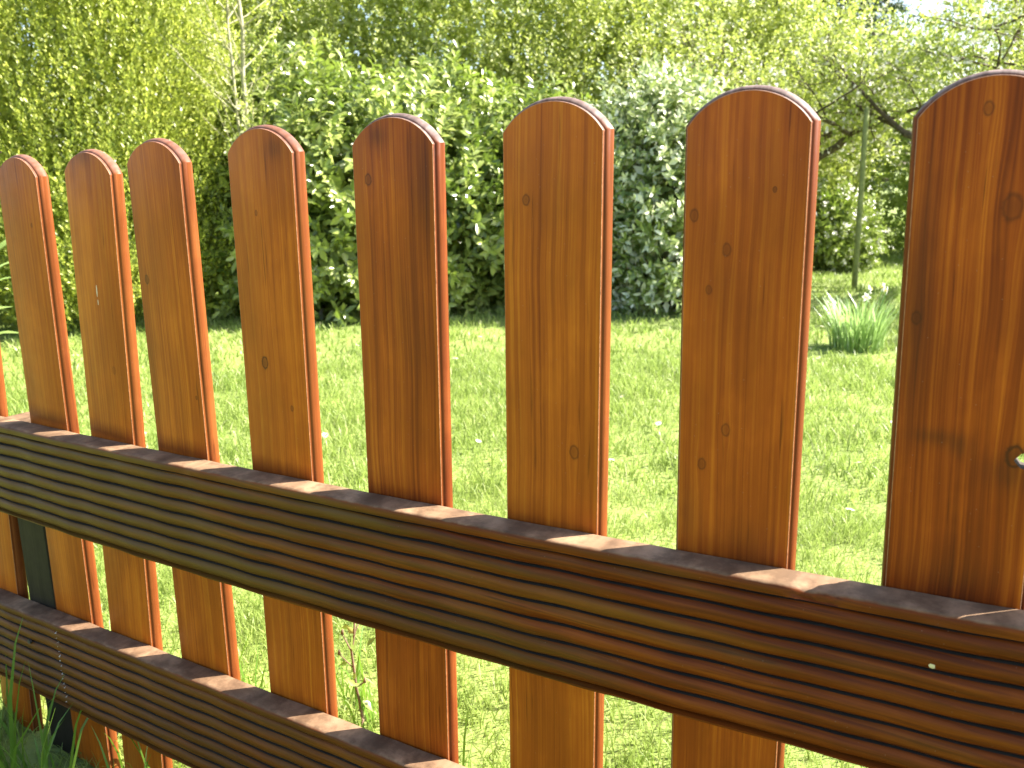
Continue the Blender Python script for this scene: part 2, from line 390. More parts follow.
# screw head and white drips on the lower rail
steel = plain('dark_steel', (.05, .04, .035), .5)
b = MB(); x = -.868; b.tube([(0, .002, 0), (0, -.0012, 0)], .0035, 10)
o = b.build('screw', steel, r_lo); o.location = (x, ybow(x)-.0293, z_lo(x)-.045)
drip = plain('dried_paint', (.62, .58, .52), .7)
b = MB(); x = -.792
for k in range(16):
    zz = z_lo(x)-.012-k*.0072+random.uniform(-.001, .001); xx = x+.0004*k*.3+random.uniform(-.0008, .0008)
    rr = random.uniform(.0004, .0010); sec_in = .0008 if (k % 2) else .0015
    b.tube([(xx, ybow(x)-.0293+sec_in+.001, zz+rr*2), (xx, ybow(x)-.0297, zz), (xx, ybow(x)-.0293+sec_in+.001, zz-rr*2.2)], [rr*.4, rr, rr*.4], 6)
b.build('paint_drip', drip, r_lo)
# chip in the top arris of the upper rail
b = MB()
# posts: dark green-black, their tops level with the upper rail
pm = wood('post_wood', 77., (.040, .030, .020), (.028, .022, .014), (.014, .011, .008), contrast=.6, weather=.7, rough=.6)
def post(x, wd, label):
    b = MB(); z1 = z_up(x)-.004; c = .003
    x0, x1, y0, y1 = x-wd/2, x+wd/2, ybow(x)+.001, ybow(x)+.071
    ring = [(x0+c, y0), (x1-c, y0), (x1, y0+c), (x1, y1-c), (x1-c, y1), (x0+c, y1), (x0, y1-c), (x0, y0+c)]
    V = []; 
    for z in (GZ-.05, z1-.004, z1-.001, z1):
        s = 1 if z < z1-.002 else (.985 if z < z1 else .96)
        for (px, py) in ring: V.append((x+(px-x)*s, (y0+y1)/2+(py-(y0+y1)/2)*s, z))
    F = [(k*8+i, k*8+(i+1) % 8, (k+1)*8+(i+1) % 8, (k+1)*8+i) for k in range(3) for i in range(8)]
    F += [tuple(range(24, 32)), tuple(range(7, -1, -1))]
    b.add(V, F); o = b.build('post', pm, fence); o.location = -FO; o['label'] = label
post(-.876, .070, 'dark square post between the two leftmost slats')
post(1.18, .05, 'dark square post beyond the right edge')

# ------------------------------------------------------------------ ground and grass
gm, t, bs = material('lawn_soil')
tc = t.new('ShaderNodeTexCoord').outputs['Object']
n = t.noise(tc, 3., 5, .6); n2 = t.noise(tc, 60., 3)
t.put(bs.inputs['Base Color'], t.mix(t.math('MULTIPLY', n2, .3), t.ramp(n, [(.3, (.15, .21, .035)), (.7, (.23, .29, .06))]), (.05, .045, .02)))
bs.inputs['Roughness'].default_value = .9
t.put(bs.inputs['Normal'], t.bump(n2, .6, .02))
V = []; F = []; N = 120
def gh(x, y): return GZ+.012*math.sin(x*1.3+.5)*math.sin(y*1.1)+.006*math.sin(x*4.1)*math.cos(y*3.7)
xs = np.sinh(np.linspace(-5.2, 5.2, N+1))*1.6
for j in range(N+1):
    for i in range(N+1):
        x, y = xs[i]-1, xs[j]+2
        V.append((x, y, gh(x, y) if abs(x) < 15 and abs(y) < 15 else GZ))
for j in range(N):
    for i in range(N): F.append((j*(N+1)+i, j*(N+1)+i+1, (j+1)*(N+1)+i+1, (j+1)*(N+1)+i))
g = obj('ground', mesh_from('ground', V, F, gm, True)); tag(g, kind='structure')

def blades(P, h, wd, lean, bend=1.0):
    """curved grass blades: P roots (n,3); h heights; wd widths; 5 verts, 1 quad + ... as triangles"""
    n = len(P); a = rng.uniform(0, 2*PI, n); tw = rng.uniform(0, 2*PI, n)
    D = np.stack([np.cos(a), np.sin(a), np.zeros(n)], 1); Sd = np.stack([np.cos(tw), np.sin(tw), np.zeros(n)], 1)*wd[:, None]/2
    Z = np.array([0, 0, 1.])
    le = (lean*h)[:, None]
    p1 = P+Z*(h*.55)[:, None]+D*le*.3; p2 = P+Z*h[:, None]+D*le*bend
    p15 = P+Z*(h*.85)[:, None]+D*le*.65*bend
    V = np.stack([P-Sd, P+Sd, p1-Sd*.85, p1+Sd*.85, p15-Sd*.45, p15+Sd*.45, p2], 1).reshape(-1, 3)
    T = np.array([[0, 1, 3], [0, 3, 2], [2, 3, 5], [2, 5, 4], [4, 5, 6]])
    F = (np.arange(n)*7)[:, None, None]+T[None]
    return V, F.reshape(-1, 3)
def ghv(x, y): return GZ+.012*np.sin(x*1.3+.5)*np.sin(y*1.1)+.006*np.sin(x*4.1)*np.cos(y*3.7)
Vs = []; Fs = []; nb = 0
def scatter(n, azr, dr, hr, wr, lean=(.2, 1.0), clump=.5):
    """roots spread evenly over the sector between the bearings azr and distances dr"""
    az = np.radians(rng.uniform(*azr, n)); d = np.sqrt(rng.uniform(dr[0]**2, dr[1]**2, n))
    x = .34+d*np.sin(az); y = -.63+d*np.cos(az)
    cl = np.sin(x*9+np.sin(y*7)*1.5)*np.sin(y*8+np.sin(x*6)*1.3)+.6*np.sin(x*23+1)*np.sin(y*21+2)
    k = rng.uniform(-1, 1.2, n) < cl*clump+.5
    x, y, cl = x[k], y[k], cl[k]; n = len(x)
    h = rng.uniform(*hr, n)*(1+.3*cl); wd = rng.uniform(*wr, n)
    P_ = np.stack([x, y, ghv(x, y)-.004], 1)
    return blades(P_, h, wd, rng.uniform(*lean, n))
def push(vf):
    global nb
    V, F = vf; Vs.append(V); Fs.append(F+nb); nb += len(V)
push(scatter(110000, (-75, 40), (.75, 2.3), (.018, .042), (.0014, .0030)))
push(scatter(90000, (-70, 20), (2.3, 4.2), (.022, .05), (.0028, .0050)))
push(scatter(90000, (-68, 18), (4.2, 9.5), (.022, .05), (.006, .010)))
push(scatter(15000, (-180, 180), (.0, 1.2), (.03, .06), (.0025, .004)))
push(scatter(30000, (-110, 90), (9.5, 16), (.03, .06), (.02, .04)))
gr = leaf_mat('grass_blades', (.18, .26, .045), (.33, .405, .11), trans=.41, rough=.42, spec=.35, pale=(.42, .42, .22), pale_share=.05, tcol=(.33, .46, .10), patch=3.)
g = obj('grass', mesh_from('grass', np.concatenate(Vs), np.concatenate(Fs), gr)); tag(g, 'short bright green lawn grass', 'grass', kind='stuff')

# ------------------------------------------------------------------ foliage machinery
def unit(v): return v/(np.linalg.norm(v, axis=-1, keepdims=True)+1e-9)
def leaves(P, D, N_, Ln, Wd, fold=.15, droop=.1, big=False):
    n = len(P); N_ = unit(N_-D*(N_*D).sum(-1, keepdims=True)); S_ = np.cross(D, N_)
    l = Ln[:, None]; w_ = Wd[:, None]
    if not big:
        V = np.stack([P, P+D*l*.45+S_*w_/2+N_*w_*fold, P+D*l-N_*l*droop, P+D*l*.45-S_*w_/2+N_*w_*fold], 1).reshape(-1, 3)
        F = (np.arange(n)*4)[:, None, None]+np.array([[0, 1, 2], [0, 2, 3]])[None]
        return V, F.reshape(-1, 3)
    V = np.stack([P, P+D*l*.28+S_*w_*.42+N_*w_*fold, P+D*l*.68+S_*w_*.44+N_*(w_*fold-l*droop*.4), P+D*l-N_*l*droop,
                  P+D*l*.68-S_*w_*.44+N_*(w_*fold-l*droop*.4), P+D*l*.28-S_*w_*.42+N_*w_*fold, P+D*l*.5-N_*l*droop*.15], 1).reshape(-1, 3)
    F = (np.arange(n)*7)[:, None, None]+np.array([[0, 1, 6], [1, 2, 6], [2, 3, 6], [3, 4, 6], [4, 5, 6], [5, 0, 6]])[None]
    return V, F.reshape(-1, 3)
def shoots(O, A, ln, k, Ll, Lw, spread=(.6, 1.1), big=False, up=.0, fold=.15, droop=.1, t0=.1):
    """k leaves set spirally round each shoot (origin O, axis A, length ln)"""
    m = len(O); A = unit(A)
    ref = np.where(np.abs(A[:, 2:3]) < .9, np.array([[0, 0, 1.]]), np.array([[1., 0, 0]]))
    u = unit(np.cross(A, ref)); v = np.cross(A, u)
    tt = np.tile(np.linspace(t0, 1, k), m)+rng.uniform(-.04, .04, m*k)
    idx = np.repeat(np.arange(m), k)
    ang = np.tile(np.arange(k)*2.39996, m)+np.repeat(rng.uniform(0, 6.28, m), k)+rng.normal(0, .3, m*k)
    rad = u[idx]*np.cos(ang)[:, None]+v[idx]*np.sin(ang)[:, None]
    th = rng.uniform(*spread, m*k)*(1.15-.4*tt)
    D = unit(A[idx]*np.cos(th)[:, None]+rad*np.sin(th)[:, None]+np.array([0, 0, up]))
    P_ = O[idx]+A[idx]*(tt*ln[idx])[:, None]
    N_ = A[idx]+rng.normal(0, .25, (m*k, 3))
    sc = rng.uniform(.7, 1.2, m*k)*(1.1-.35*tt)
    return leaves(P_, D, N_, Ll*sc, Lw*sc*rng.uniform(.85, 1.15, m*k), fold, droop, big)
def noise3(P_, s, seed=0):
    x, y, z = (P_*s+seed).T
    return (np.sin(x*1.0+1.7*np.sin(y*.9+z*.5))+np.sin(y*1.3+1.5*np.sin(z*1.1+x*.4))+np.sin(z*1.2+1.6*np.sin(x*1.05)))/3
CAMP = np.array([.34, -.63, .3])
def lobe_shoots(lobes, n, depth=(.72, 1.02), rough=.12, ns=3.5, up=.35, out=1., jit=.35, seed=0, zmin=GZ+.02, backkeep=.4):
    """shoot origins in the outer shell of a union of ellipsoids (centre, radii), skipping what lies deep in another lobe"""
    area = np.array([(r[0]*r[1]+r[0]*r[2]+r[1]*r[2]) for c, r in lobes]); cnt = (area/area.sum()*n).astype(int)
    Os = []; As = []
    for (c, r), q in zip(lobes, cnt):
        c = np.array(c, float); r = np.array(r, float)
        d = unit(rng.normal(0, 1, (q, 3)))
        dep = rng.uniform(*depth, q)**.7
        rr = dep*(1+rough*noise3(c+d*r, ns, seed)+rough*.6*noise3(c+d*r, ns*2.7, seed+5))
        p = c+d*r*rr[:, None]; nrm = unit(d/r)
        k = p[:, 2] > zmin
        for (c2, r2) in lobes:
            if np.allclose(c2, c): continue
            k &= (((p-np.array(c2))/np.array(r2))**2).sum(1) > .62
        fac = (nrm*unit(CAMP-p)).sum(1)
        k &= (fac > -.25) | (rng.uniform(0, 1, q) < backkeep)
        p, nrm = p[k], nrm[k]
        Os.append(p); As.append(nrm*out+np.array([0, 0, up])+rng.normal(0, jit, nrm.shape))
    return np.concatenate(Os), np.concatenate(As)
def stems(name, base, targets, m, parent, r0=.03, wob=.12):
    b = MB()
    for tp in targets:
        tp = np.array(tp, float); n = 7; q = []
        s = np.array(base, float)+np.array([random.uniform(-.1, .1), random.uniform(-.1, .1), -.03])
        for i in range(n+1):
            u_ = i/n; p = s*(1-u_)+tp*u_; p[:2] += (1-u_)*u_*np.array([random.uniform(-wob, wob), random.uniform(-wob, wob)])*2
            p[2] += .2*u_*(1-u_)
            q.append(p)
        b.tube(q, [r0*(1-.8*i/n) for i in range(n+1)], 6)
    o = b.build(name, m, parent, True); return o
def bush(name, label, cat, lobes, n, k, Ll, Lw, m, bark, group=None, ln=(.12, .25), stem_targets=6, r0=.03, big=False, extra=None, **kw):
    sk = {q: kw.pop(q) for q in ('spread', 'fold', 'droop', 't0') if q in kw}
    c0 = np.mean([np.array(c) for c, r in lobes], axis=0); base = (c0[0], c0[1], GZ)
    root = thing(name, label, cat, base, group=group)
    O, A = lobe_shoots(lobes, n, **kw)
    V, F = shoots(O, A, rng.uniform(*ln, len(O)), k, Ll, Lw, big=big, **sk)
    kw2 = dict(kw); kw2['depth'] = (.25, .72)
    O2, A2 = lobe_shoots([(c, tuple(v*.9 for v in r)) for c, r in lobes], int(n*.6), **kw2)
    V2, F2 = shoots(O2, A2, rng.uniform(*ln, len(O2)), 6, Ll*1.9, Lw*2.1)
    F = np.concatenate([F, F2+len(V)]); V = np.concatenate([V, V2])
    fo = obj('foliage', mesh_from('foliage', V-np.array(base), F, m), root)
    tg = []
    for c, r in lobes[:stem_targets]: tg.append(np.array(c)-base+np.array([random.uniform(-.3, .3)*r[0], random.uniform(-.3, .3)*r[1], random.uniform(0, .5)*r[2]]))
    for i in range(max(0, stem_targets-len(tg))):
        c, r = lobes[i % len(lobes)]; tg.append(np.array(c)-base+np.array([random.uniform(-.6, .6)*r[0], random.uniform(-.6, .6)*r[1], random.uniform(-.2, .6)*r[2]]))
    stems('stem', (0, 0, 0), tg, bark, root, r0)
    return root, O, A
bark = plain('bark', (.10, .075, .05), .9, .4, 30., .5)
bark_dk = plain('bark_dark', (.045, .038, .03), .9, .4, 30., .5)
bark_pale = plain('bark_pale', (.34, .32, .20), .8, .3, 30., .4)

m_box = leaf_mat('box_leaves', (.08, .12, .016), (.58, .62, .10), trans=.38, rough=.36, spec=.5, tcol=(.42, .54, .09), patch=2.2)
m_lau = leaf_mat('laurel_leaves', (.055, .095, .018), (.42, .48, .12), trans=.27, rough=.28, spec=.6, tcol=(.30, .48, .04), patch=2.)
m_sil = leaf_mat('silvery_leaves', (.07, .12, .03), (.36, .44, .14), trans=.25, rough=.34, spec=.6, pale=(.80, .82, .62), pale_share=.36, patch=2.)
m_hed = leaf_mat('hedge_leaves', (.17, .22, .04), (.50, .54, .14), trans=.42, rough=.42, pale=(.70, .70, .40), pale_share=.14, tcol=(.50, .62, .08), patch=1.5)
m_app = leaf_mat('apple_leaves', (.16, .22, .03), (.38, .44, .09), trans=.45, rough=.45, pale=(.62, .60, .45), pale_share=.16, tcol=(.52, .62, .12), patch=2.)
m_dkc = leaf_mat('conifer_needles', (.025, .05, .018), (.07, .11, .04), trans=.12, rough=.5, patch=.8)
m_far = leaf_mat('far_leaves', (.14, .20, .03), (.40, .47, .12), trans=.42, rough=.5, tcol=(.48, .60, .15), patch=.8)
m_blo = leaf_mat('blossom_petals', (.70, .66, .62), (.85, .82, .78), trans=.4, rough=.6)

def lb(az, d, z, r): return (tuple(at(az, d, z)), r)
# 1 tall small-leaved evergreen on the left
bush('evergreen_shrub', 'tall bright green small-leaved evergreen bush filling the left side of the garden', 'bush',
     [lb(-67, 6.5, .3, (.95, .9, 1.6)), lb(-61, 6.15, .25, (.85, .7, 1.55)), lb(-56.5, 5.95, .35, (.75, .62, 1.65)), lb(-53, 6.0, .15, (.55, .55, 1.35)), lb(-51.2, 5.85, -.2, (.36, .36, .72)), lb(-58, 5.6, -.1, (.6, .42, .8)), lb(-62, 7.4, .9, (1.1, .9, 1.6)), lb(-55, 7.1, 1.0, (.9, .8, 1.5))],
     29000, 14, .032, .016, m_box, bark, ln=(.16, .36), up=1.25, out=.7, jit=.3, rough=.13, ns=4., r0=.035, spread=(.35, .85), depth=(.6, 1.03), backkeep=.25)
# 2 laurel
bush('laurel_bush', 'broad-leaved dark green laurel bush in the middle, shaded at its foot', 'bush',
     [lb(-46.8, 5.75, -.10, (.46, .42, .70)), lb(-43, 5.65, .0, (.55, .5, .82)), lb(-38.3, 5.7, .0, (.55, .5, .80)), lb(-33.5, 5.75, .02, (.50, .5, .80)), lb(-30, 5.85, -.02, (.42, .42, .80)), lb(-45, 6.1, .3, (.6, .5, .75)), lb(-36, 6.15, .25, (.6, .5, .75))],
     4600, 9, .078, .032, m_lau, bark_dk, ln=(.08, .18), up=.35, jit=.4, rough=.16, big=True, spread=(.7, 1.35), droop=.18, r0=.03, depth=(.6, 1.03), backkeep=.3)
# 3 silvery shrub
bush('silvery_shrub', 'shrub with glossy silver-white speckled leaves, between the amber slat and the wide orange slat', 'bush',
     [lb(-23.9, 5.6, .0, (.30, .34, .74)), lb(-21.4, 5.5, .0, (.30, .34, .76)), lb(-19.1, 5.7, .0, (.30, .34, .72)), lb(-21.6, 5.75, .42, (.24, .28, .46))],
     3000, 9, .062, .024, m_sil, bark_dk, ln=(.08, .18), up=.4, jit=.45, rough=.16, big=True, spread=(.6, 1.3), droop=.12, depth=(.6, 1.03), backkeep=.3)
# 4 light hedge behind
bush('pale_hedge', 'tall loose yellow-green hedge rising behind the laurel bush', 'hedge',
     [lb(a_, d_, z_, (1.0, .8, r_)) for a_, d_, z_, r_ in ((-50, 9.2, .9, 2.0), (-44, 8.7, .8, 1.75), (-38.5, 8.4, .75, 1.7), (-33, 8.3, .7, 1.75), (-27, 8.4, .75, 1.65), (-21.5, 8.6, .6, 1.7), (-16.5, 9.0, .6, 1.7))],
     21000, 12, .048, .027, m_hed, bark, ln=(.18, .42), up=.75, out=.8, jit=.45, rough=.16, ns=2.5, r0=.04, stem_targets=14, spread=(.6, 1.2), depth=(.6, 1.03), backkeep=.15)
# 5 rear hedge on the right
bush('rear_hedge', 'bright green hedge closing the far end of the lawn on the right', 'hedge',
     [lb(a_, d_, z_, (1.2, .8, r_)) for a_, d_, z_, r_ in ((-12, 10.1, .2, 1.3), (-6, 10.0, .25, 1.25), (0, 10.2, .2, 1.3), (7, 10.5, .2, 1.3), (14, 10.8, .3, 1.3))],
     10000, 11, .055, .032, m_far, bark, ln=(.18, .4), up=.6, out=.8, jit=.45, rough=.15, ns=2.2, r0=.04, stem_targets=10, depth=(.6, 1.03), backkeep=.15)
# 6 small dark shrub with white flowers at its foot
_, O6, A6 = bush('flowering_shrub', 'low dark shrub with white blossom left of the thin wooden stake', 'bush',
     [lb(-12.7, 8.0, -.22, (.32, .3, .38)), lb(-11.0, 8.1, -.28, (.24, .25, .28))],
     700, 10, .05, .024, m_lau, bark_dk, ln=(.08, .16), big=False, backkeep=.4)
V, F = shoots(O6[::2]+A6[::2]*.06, A6[::2], np.full(len(O6[::2]), .04), 5, .03, .024, spread=(1., 1.5))
o = obj('blossom', mesh_from('blossom', V-np.array(_.location), F, m_blo), _); o['kind'] = 'stuff'

# trees -------------------------------------------------------------------
def grow(p, d, ln, r, depth, segs, tips, rnd, droop=0., maxd=4, upb=.1, fork=(2, 3), side=.55):
    """recursive crooked limbs; segs gets (points, radii), tips gets (point, direction)"""
    n = 5; q = [p.copy()]; rad = [r]
    for i in range(n):
        d = unit(d+np.array([rnd.gauss(0, .16), rnd.gauss(0, .16), rnd.gauss(0, .12)+upb*.3-droop*.1*depth]))
        p = p+d*ln/n; q.append(p.copy()); rad.append(r*(1-.35*(i+1)/n))
        if depth >= 2: tips.append((p.copy(), d.copy()))
        if depth >= 1 and i in (2, 3) and rnd.random() < side and depth < maxd:
            s_ = unit(np.array([rnd.gauss(0, 1), rnd.gauss(0, 1), rnd.gauss(.2, .6)]))
            grow(p.copy(), unit(d*.5+s_*.9), ln*.6, rad[-1]*.55, depth+1, segs, tips, rnd, droop, maxd, upb, fork, side)
    segs.append((q, rad))
    if depth < maxd:
        for k in range(rnd.randint(*fork)):
            s_ = unit(np.array([rnd.gauss(0, 1), rnd.gauss(0, 1), rnd.gauss(.15, .5)]))
            grow(p.copy(), unit(d*.75+s_*.75), ln*rnd.uniform(.62, .85), rad[-1]*.72, depth+1, segs, tips, rnd, droop, maxd, upb, fork, side)
def tree(name, label, base, h0, r, lean, limb, seed, bm_, lm, ntw, k, Ll, Lw, blossom=0, group=None, droop=0., maxd=4, upb=.15, trunk_first=True, fork=(2, 3), jl=.09, lnr=(.06, .2)):
    rnd = random.Random(seed); segs = []; tips = []
    root = thing(name, label, 'tree', tuple(base), group=group)
    p = np.array([0, 0, -.05]); q = [p.copy()]; d = unit(np.array([lean[0], lean[1], 1.]))
    for i in range(5):
        d = unit(d+np.array([rnd.gauss(0, .08), rnd.gauss(0, .08), 0])); p = p+d*h0/5; q.append(p.copy())
    segs.append((q, [r*(1.25-.45*i/5) for i in range(6)]))
    for k_ in range(4 if trunk_first else 2):
        a_ = 2*PI*k_/4+rnd.uniform(-.4, .4); s_ = np.array([math.cos(a_), math.sin(a_), .25])
        grow(p.copy(), unit(d*.45+s_*.8), limb*rnd.uniform(.85, 1.15), r*.55, 1, segs, tips, rnd, droop, maxd, upb, fork)
    b = MB()
    for pts, rad in segs: b.tube(pts, rad, 6 if rad[0] > .012 else 4, cap=False)
    b.build('trunk', bm_, root, True)
    TP = np.array([x[0] for x in tips]); TD = np.array([x[1] for x in tips])
    i = rng.integers(0, len(TP), ntw)
    O = TP[i]+rng.normal(0, jl, (ntw, 3)); A = TD[i]+rng.normal(0, .6, (ntw, 3))+np.array([0, 0, .3])
    V, F = shoots(O, A, rng.uniform(*lnr, ntw), k, Ll, Lw, spread=(.5, 1.3))
    obj('crown', mesh_from('crown', V, F, lm), root)
    if blossom:
        i = rng.integers(0, ntw, blossom); 
        V, F = shoots(O[i]+rng.normal(0, .03, (blossom, 3)), A[i], np.full(blossom, .015), 5, .024, .022, spread=(1.1, 1.5), t0=.8)
        o = obj('blossom', mesh_from('blossom', V, F, m_blo), root); o['kind'] = 'stuff'
    return root
tree('apple_tree', 'crooked old apple tree in pale leaf whose trunk is hidden by the wide orange slat', at(-15.2, 7.6), .75, .075, (.10, 0), .75, 11, bark, m_app, 2300, 8, .036, .022, 1100, maxd=4, upb=.05)
tree('apple_tree', 'apple tree in pale leaf and blossom behind the largest slat, limbs against the sky', at(-3.5, 7.3), .85, .08, (-.05, 0), .85, 23, bark, m_app, 2500, 8, .036, .022, 1100, maxd=4, upb=.08)
# slender sapling between the evergreen and the laurel
rnd = random.Random(5)
root = thing('sapling', 'slender double-stemmed sapling with airy light leaves behind the slat with the oval knot', 'sapling', tuple(at(-47.9, 5.45)))
b = MB(); O = []; A = []
for sx, hh, r_ in ((-.035, 2.5, .014), (.04, 2.8, .019)):
    q = [np.array([sx*.4, 0, -.05])]
    for i in range(12): q.append(np.array([sx*(1+.3*i/12)+rnd.gauss(0, .008), rnd.gauss(0, .01), hh*(i+1)/12]))
    b.tube(q, [r_*(1-.7*i/12) for i in range(13)], 6)
    for i in range(4, 12):
        for k_ in range(4):
            a_ = rnd.uniform(0, 2*PI); d = np.array([math.cos(a_), math.sin(a_), rnd.uniform(.3, 1.)]); d /= np.linalg.norm(d)
            l_ = rnd.uniform(.25, .65)*(1.1-.04*i); s_ = q[i]+(q[i+1]-q[i])*rnd.random()
            pts = [s_+d*l_*u_+np.array([0, 0, .12*u_*u_]) for u_ in (0, .35, .7, 1)]
            b.tube(pts, [.0045, .0035, .0025, .001], 4, cap=False)
            for u_ in np.linspace(.25, 1, 8): O.append(s_+d*l_*u_+np.array([0, 0, .12*u_*u_])); A.append(d+np.array([rnd.gauss(0, .5), rnd.gauss(0, .5), rnd.gauss(0, .4)]))
b.build('trunk', bark_pale, root, True)
V, F = shoots(np.array(O), np.array(A), np.full(len(O), .09), 7, .034, .014, spread=(.6, 1.2))
obj('crown', mesh_from('crown', V, F, m_hed), root)
# far trees
def far_tree(name, label, az, d, h, rx, m_, n, Ll, Lw, seed, grp=None):
    base = at(az, d); rnd = random.Random(seed); lob = []
    for i in range(7):
        a_ = rnd.uniform(0, 2*PI); q = rnd.uniform(.1, .6)*rx
        lob.append(((base[0]+q*math.cos(a_), base[1]+q*math.sin(a_), GZ+h*rnd.uniform(.35, .8)), (rx*rnd.uniform(.5, .75), rx*rnd.uniform(.5, .75), h*rnd.uniform(.18, .3))))
    root = thing(name, label, 'tree', tuple(base), group=grp)
    O, A = lobe_shoots(lob, n, up=.3, jit=.5, rough=.2, ns=1.2, backkeep=.15)
    V, F = shoots(O, A, rng.uniform(.2, .6, len(O)), 11, Ll, Lw)
    obj('crown', mesh_from('crown', V-base, F, m_), root)
    b = MB(); b.tube([(0, 0, -.1), (.05, 0, h*.3), (0, .05, h*.75)], [.16, .12, .04], 8)
    for c, r_ in lob: b.tube([(0, 0, h*.25), tuple((np.array(c)-base)*np.array([.5, .5, .8])), tuple(np.array(c)-base)], [.07, .05, .02], 5)
    b.build('trunk', bark_dk, root, True)
G = 'trees beyond the hedges'
far_tree('broadleaf_tree', 'fresh green tree beyond the pale hedge, far left', -60, 13, 5.2, 2.6, m_far, 4200, .10, .06, 1, G)
far_tree('broadleaf_tree', 'light green tree beyond the pale hedge, above the laurel bush', -43, 14, 5.0, 2.6, m_far, 4200, .10, .06, 2, G)
far_tree('broadleaf_tree', 'light green tree behind the silvery shrub', -28, 14.5, 4.6, 2.6, m_far, 4200, .10, .06, 3, G)
def conifer(label, az, d, h, rx, seed):
    base = at(az, d); root = thing('conifer', label, 'tree', tuple(base), group='dark conifers at the back'); rnd = random.Random(seed)
    b = MB(); b.tube([(0, 0, -.1), (0, 0, h)], [.14, .02], 8); O = []; A = []
    for i in range(70):
        z = h*(.08+.9*i/70); a_ = i*2.4; l_ = rx*(1-.85*i/70)*rnd.uniform(.8, 1.15)
        d_ = np.array([math.cos(a_), math.sin(a_), -.12]); s_ = np.array([0, 0, z])
        b.tube([s_, s_+d_*l_*.6, s_+d_*l_+np.array([0, 0, .08])], [.03, .018, .005], 4, cap=False)
        for u_ in np.linspace(.15, 1, 16):
            for k_ in (-1, 1):
                O.append(s_+d_*l_*u_+np.array([0, 0, .08*u_*u_])); sd = np.array([-math.sin(a_), math.cos(a_), -.15])*k_
                A.append(d_*.7+sd*.9+np.array([rnd.gauss(0, .2), rnd.gauss(0, .2), rnd.gauss(-.1, .2)]))
    b.build('trunk', bark_dk, root, True)
    V, F = shoots(np.array(O), np.array(A), rng.uniform(.25, .5, len(O))*rx/1.8, 12, .10, .035, spread=(.4, .9))
    obj('crown', mesh_from('crown', V, F, m_dkc), root)
conifer('dark conifer at the back, above the wide orange slat', -16.5, 16, 6.0, 2.0, 3)
conifer('dark conifer at the back, just right of the wide orange slat', -11.5, 17, 5.0, 1.7, 4)

# ------------------------------------------------------------------ small garden things
# thin wooden stake
c = at(-10.2, 6.75)
b = MB(); b.tube([(0, 0, -.1), (-.004, 0, .5), (-.008, 0, .9), (-.012, 0, 1.24), (-.012, 0, 1.26)], [.021, .020, .0195, .018, .006], 10)
o = b.build('wooden_stake', plain('mossy_stake', (.22, .24, .09), .85, .35, 25., .4), None, True, loc=tuple(c)); o.location = tuple(c)
tag(o, 'thin mossy wooden stake standing upright in the lawn behind the daffodils', 'stake')
# daffodils
c = at(-9.8, 4.50); root = thing('daffodil_clump', 'clump of daffodils with upright strap leaves and a few pale flowers on the lawn', 'flowers', tuple(c))
n = 330; a_ = rng.uniform(0, 2*PI, n); q = np.sqrt(rng.uniform(0, 1, n))*.10
P_ = np.stack([q*np.cos(a_)*1.25, q*np.sin(a_), np.full(n, -.01)], 1)
h = rng.uniform(.13, .29, n); out = unit(P_*np.array([1, 1, 0])+rng.normal(0, .04, (n, 3))*np.array([1, 1, 0]))
le = rng.uniform(.15, .75, n)[:, None]*h[:, None]*.8; Z = np.array([0, 0, 1.]); sd = np.cross(out, Z)*.0034
rows = [P_+sd*s for s in (-1, 1)]
for u_, wq in ((.4, 1.), (.75, .85)):
    c_ = P_+Z*h[:, None]*u_+out*le*u_**2; rows += [c_-sd*wq, c_+sd*wq]
rows.append(P_+Z*(h*.97)[:, None]+out*le)
V = np.stack(rows, 1).reshape(-1, 3); F = ((np.arange(n)*7)[:, None, None]+np.array([[0, 1, 3], [0, 3, 2], [2, 3, 5], [2, 5, 4], [4, 5, 6]])[None]).reshape(-1, 3)
m_daf = leaf_mat('daffodil_leaves', (.17, .29, .07), (.32, .46, .15), trans=.4, rough=.35, spec=.5, pale=(.50, .58, .38), pale_share=.25)
obj('leaf', mesh_from('leaf', V, F, m_daf), root)['kind'] = 'stuff'
m_yel = leaf_mat('pale_trumpet', (.75, .6, .2), (.85, .75, .35), trans=.4)
stemg = plain('flower_stem', (.12, .24, .05), .5)
rnd = random.Random(3)
for k_ in range(4):
    a_ = rnd.uniform(0, 2*PI); q = rnd.uniform(.03, .17); hh = rnd.uniform(.20, .31)
    p0 = np.array([q*.5*math.cos(a_), q*.5*math.sin(a_), 0]); p1 = np.array([q*1.2*math.cos(a_), q*math.sin(a_), hh])
    fl = obj('flower', None, root)
    b = MB(); b.tube([p0, (p0+p1)/2+np.array([0, 0, .02]), p1], [.003, .0026, .0022], 5, m=1)
    d = unit(np.array([rnd.gauss(.4, .8), rnd.gauss(-.4, .8), .1])); u_ = unit(np.cross(d, [0, 0, 1.])); v_ = np.cross(u_, d)
    for j in range(6):
        t_ = 2*PI*j/6; rr_ = u_*math.cos(t_)+v_*math.sin(t_); ss = -u_*math.sin(t_)+v_*math.cos(t_)
        b.add([p1, p1+rr_*.013+ss*.007, p1+rr_*.026+d*.002, p1+rr_*.013-ss*.007], [(0, 1, 2, 3)], 0)
    b.tube([p1, p1+d*.012], [.005, .0075], 8, m=2, cap=False)
    COL.objects.unlink(fl); bpy.data.objects.remove(fl)
    b.build('flower', [m_blo, stemg, m_yel], root)
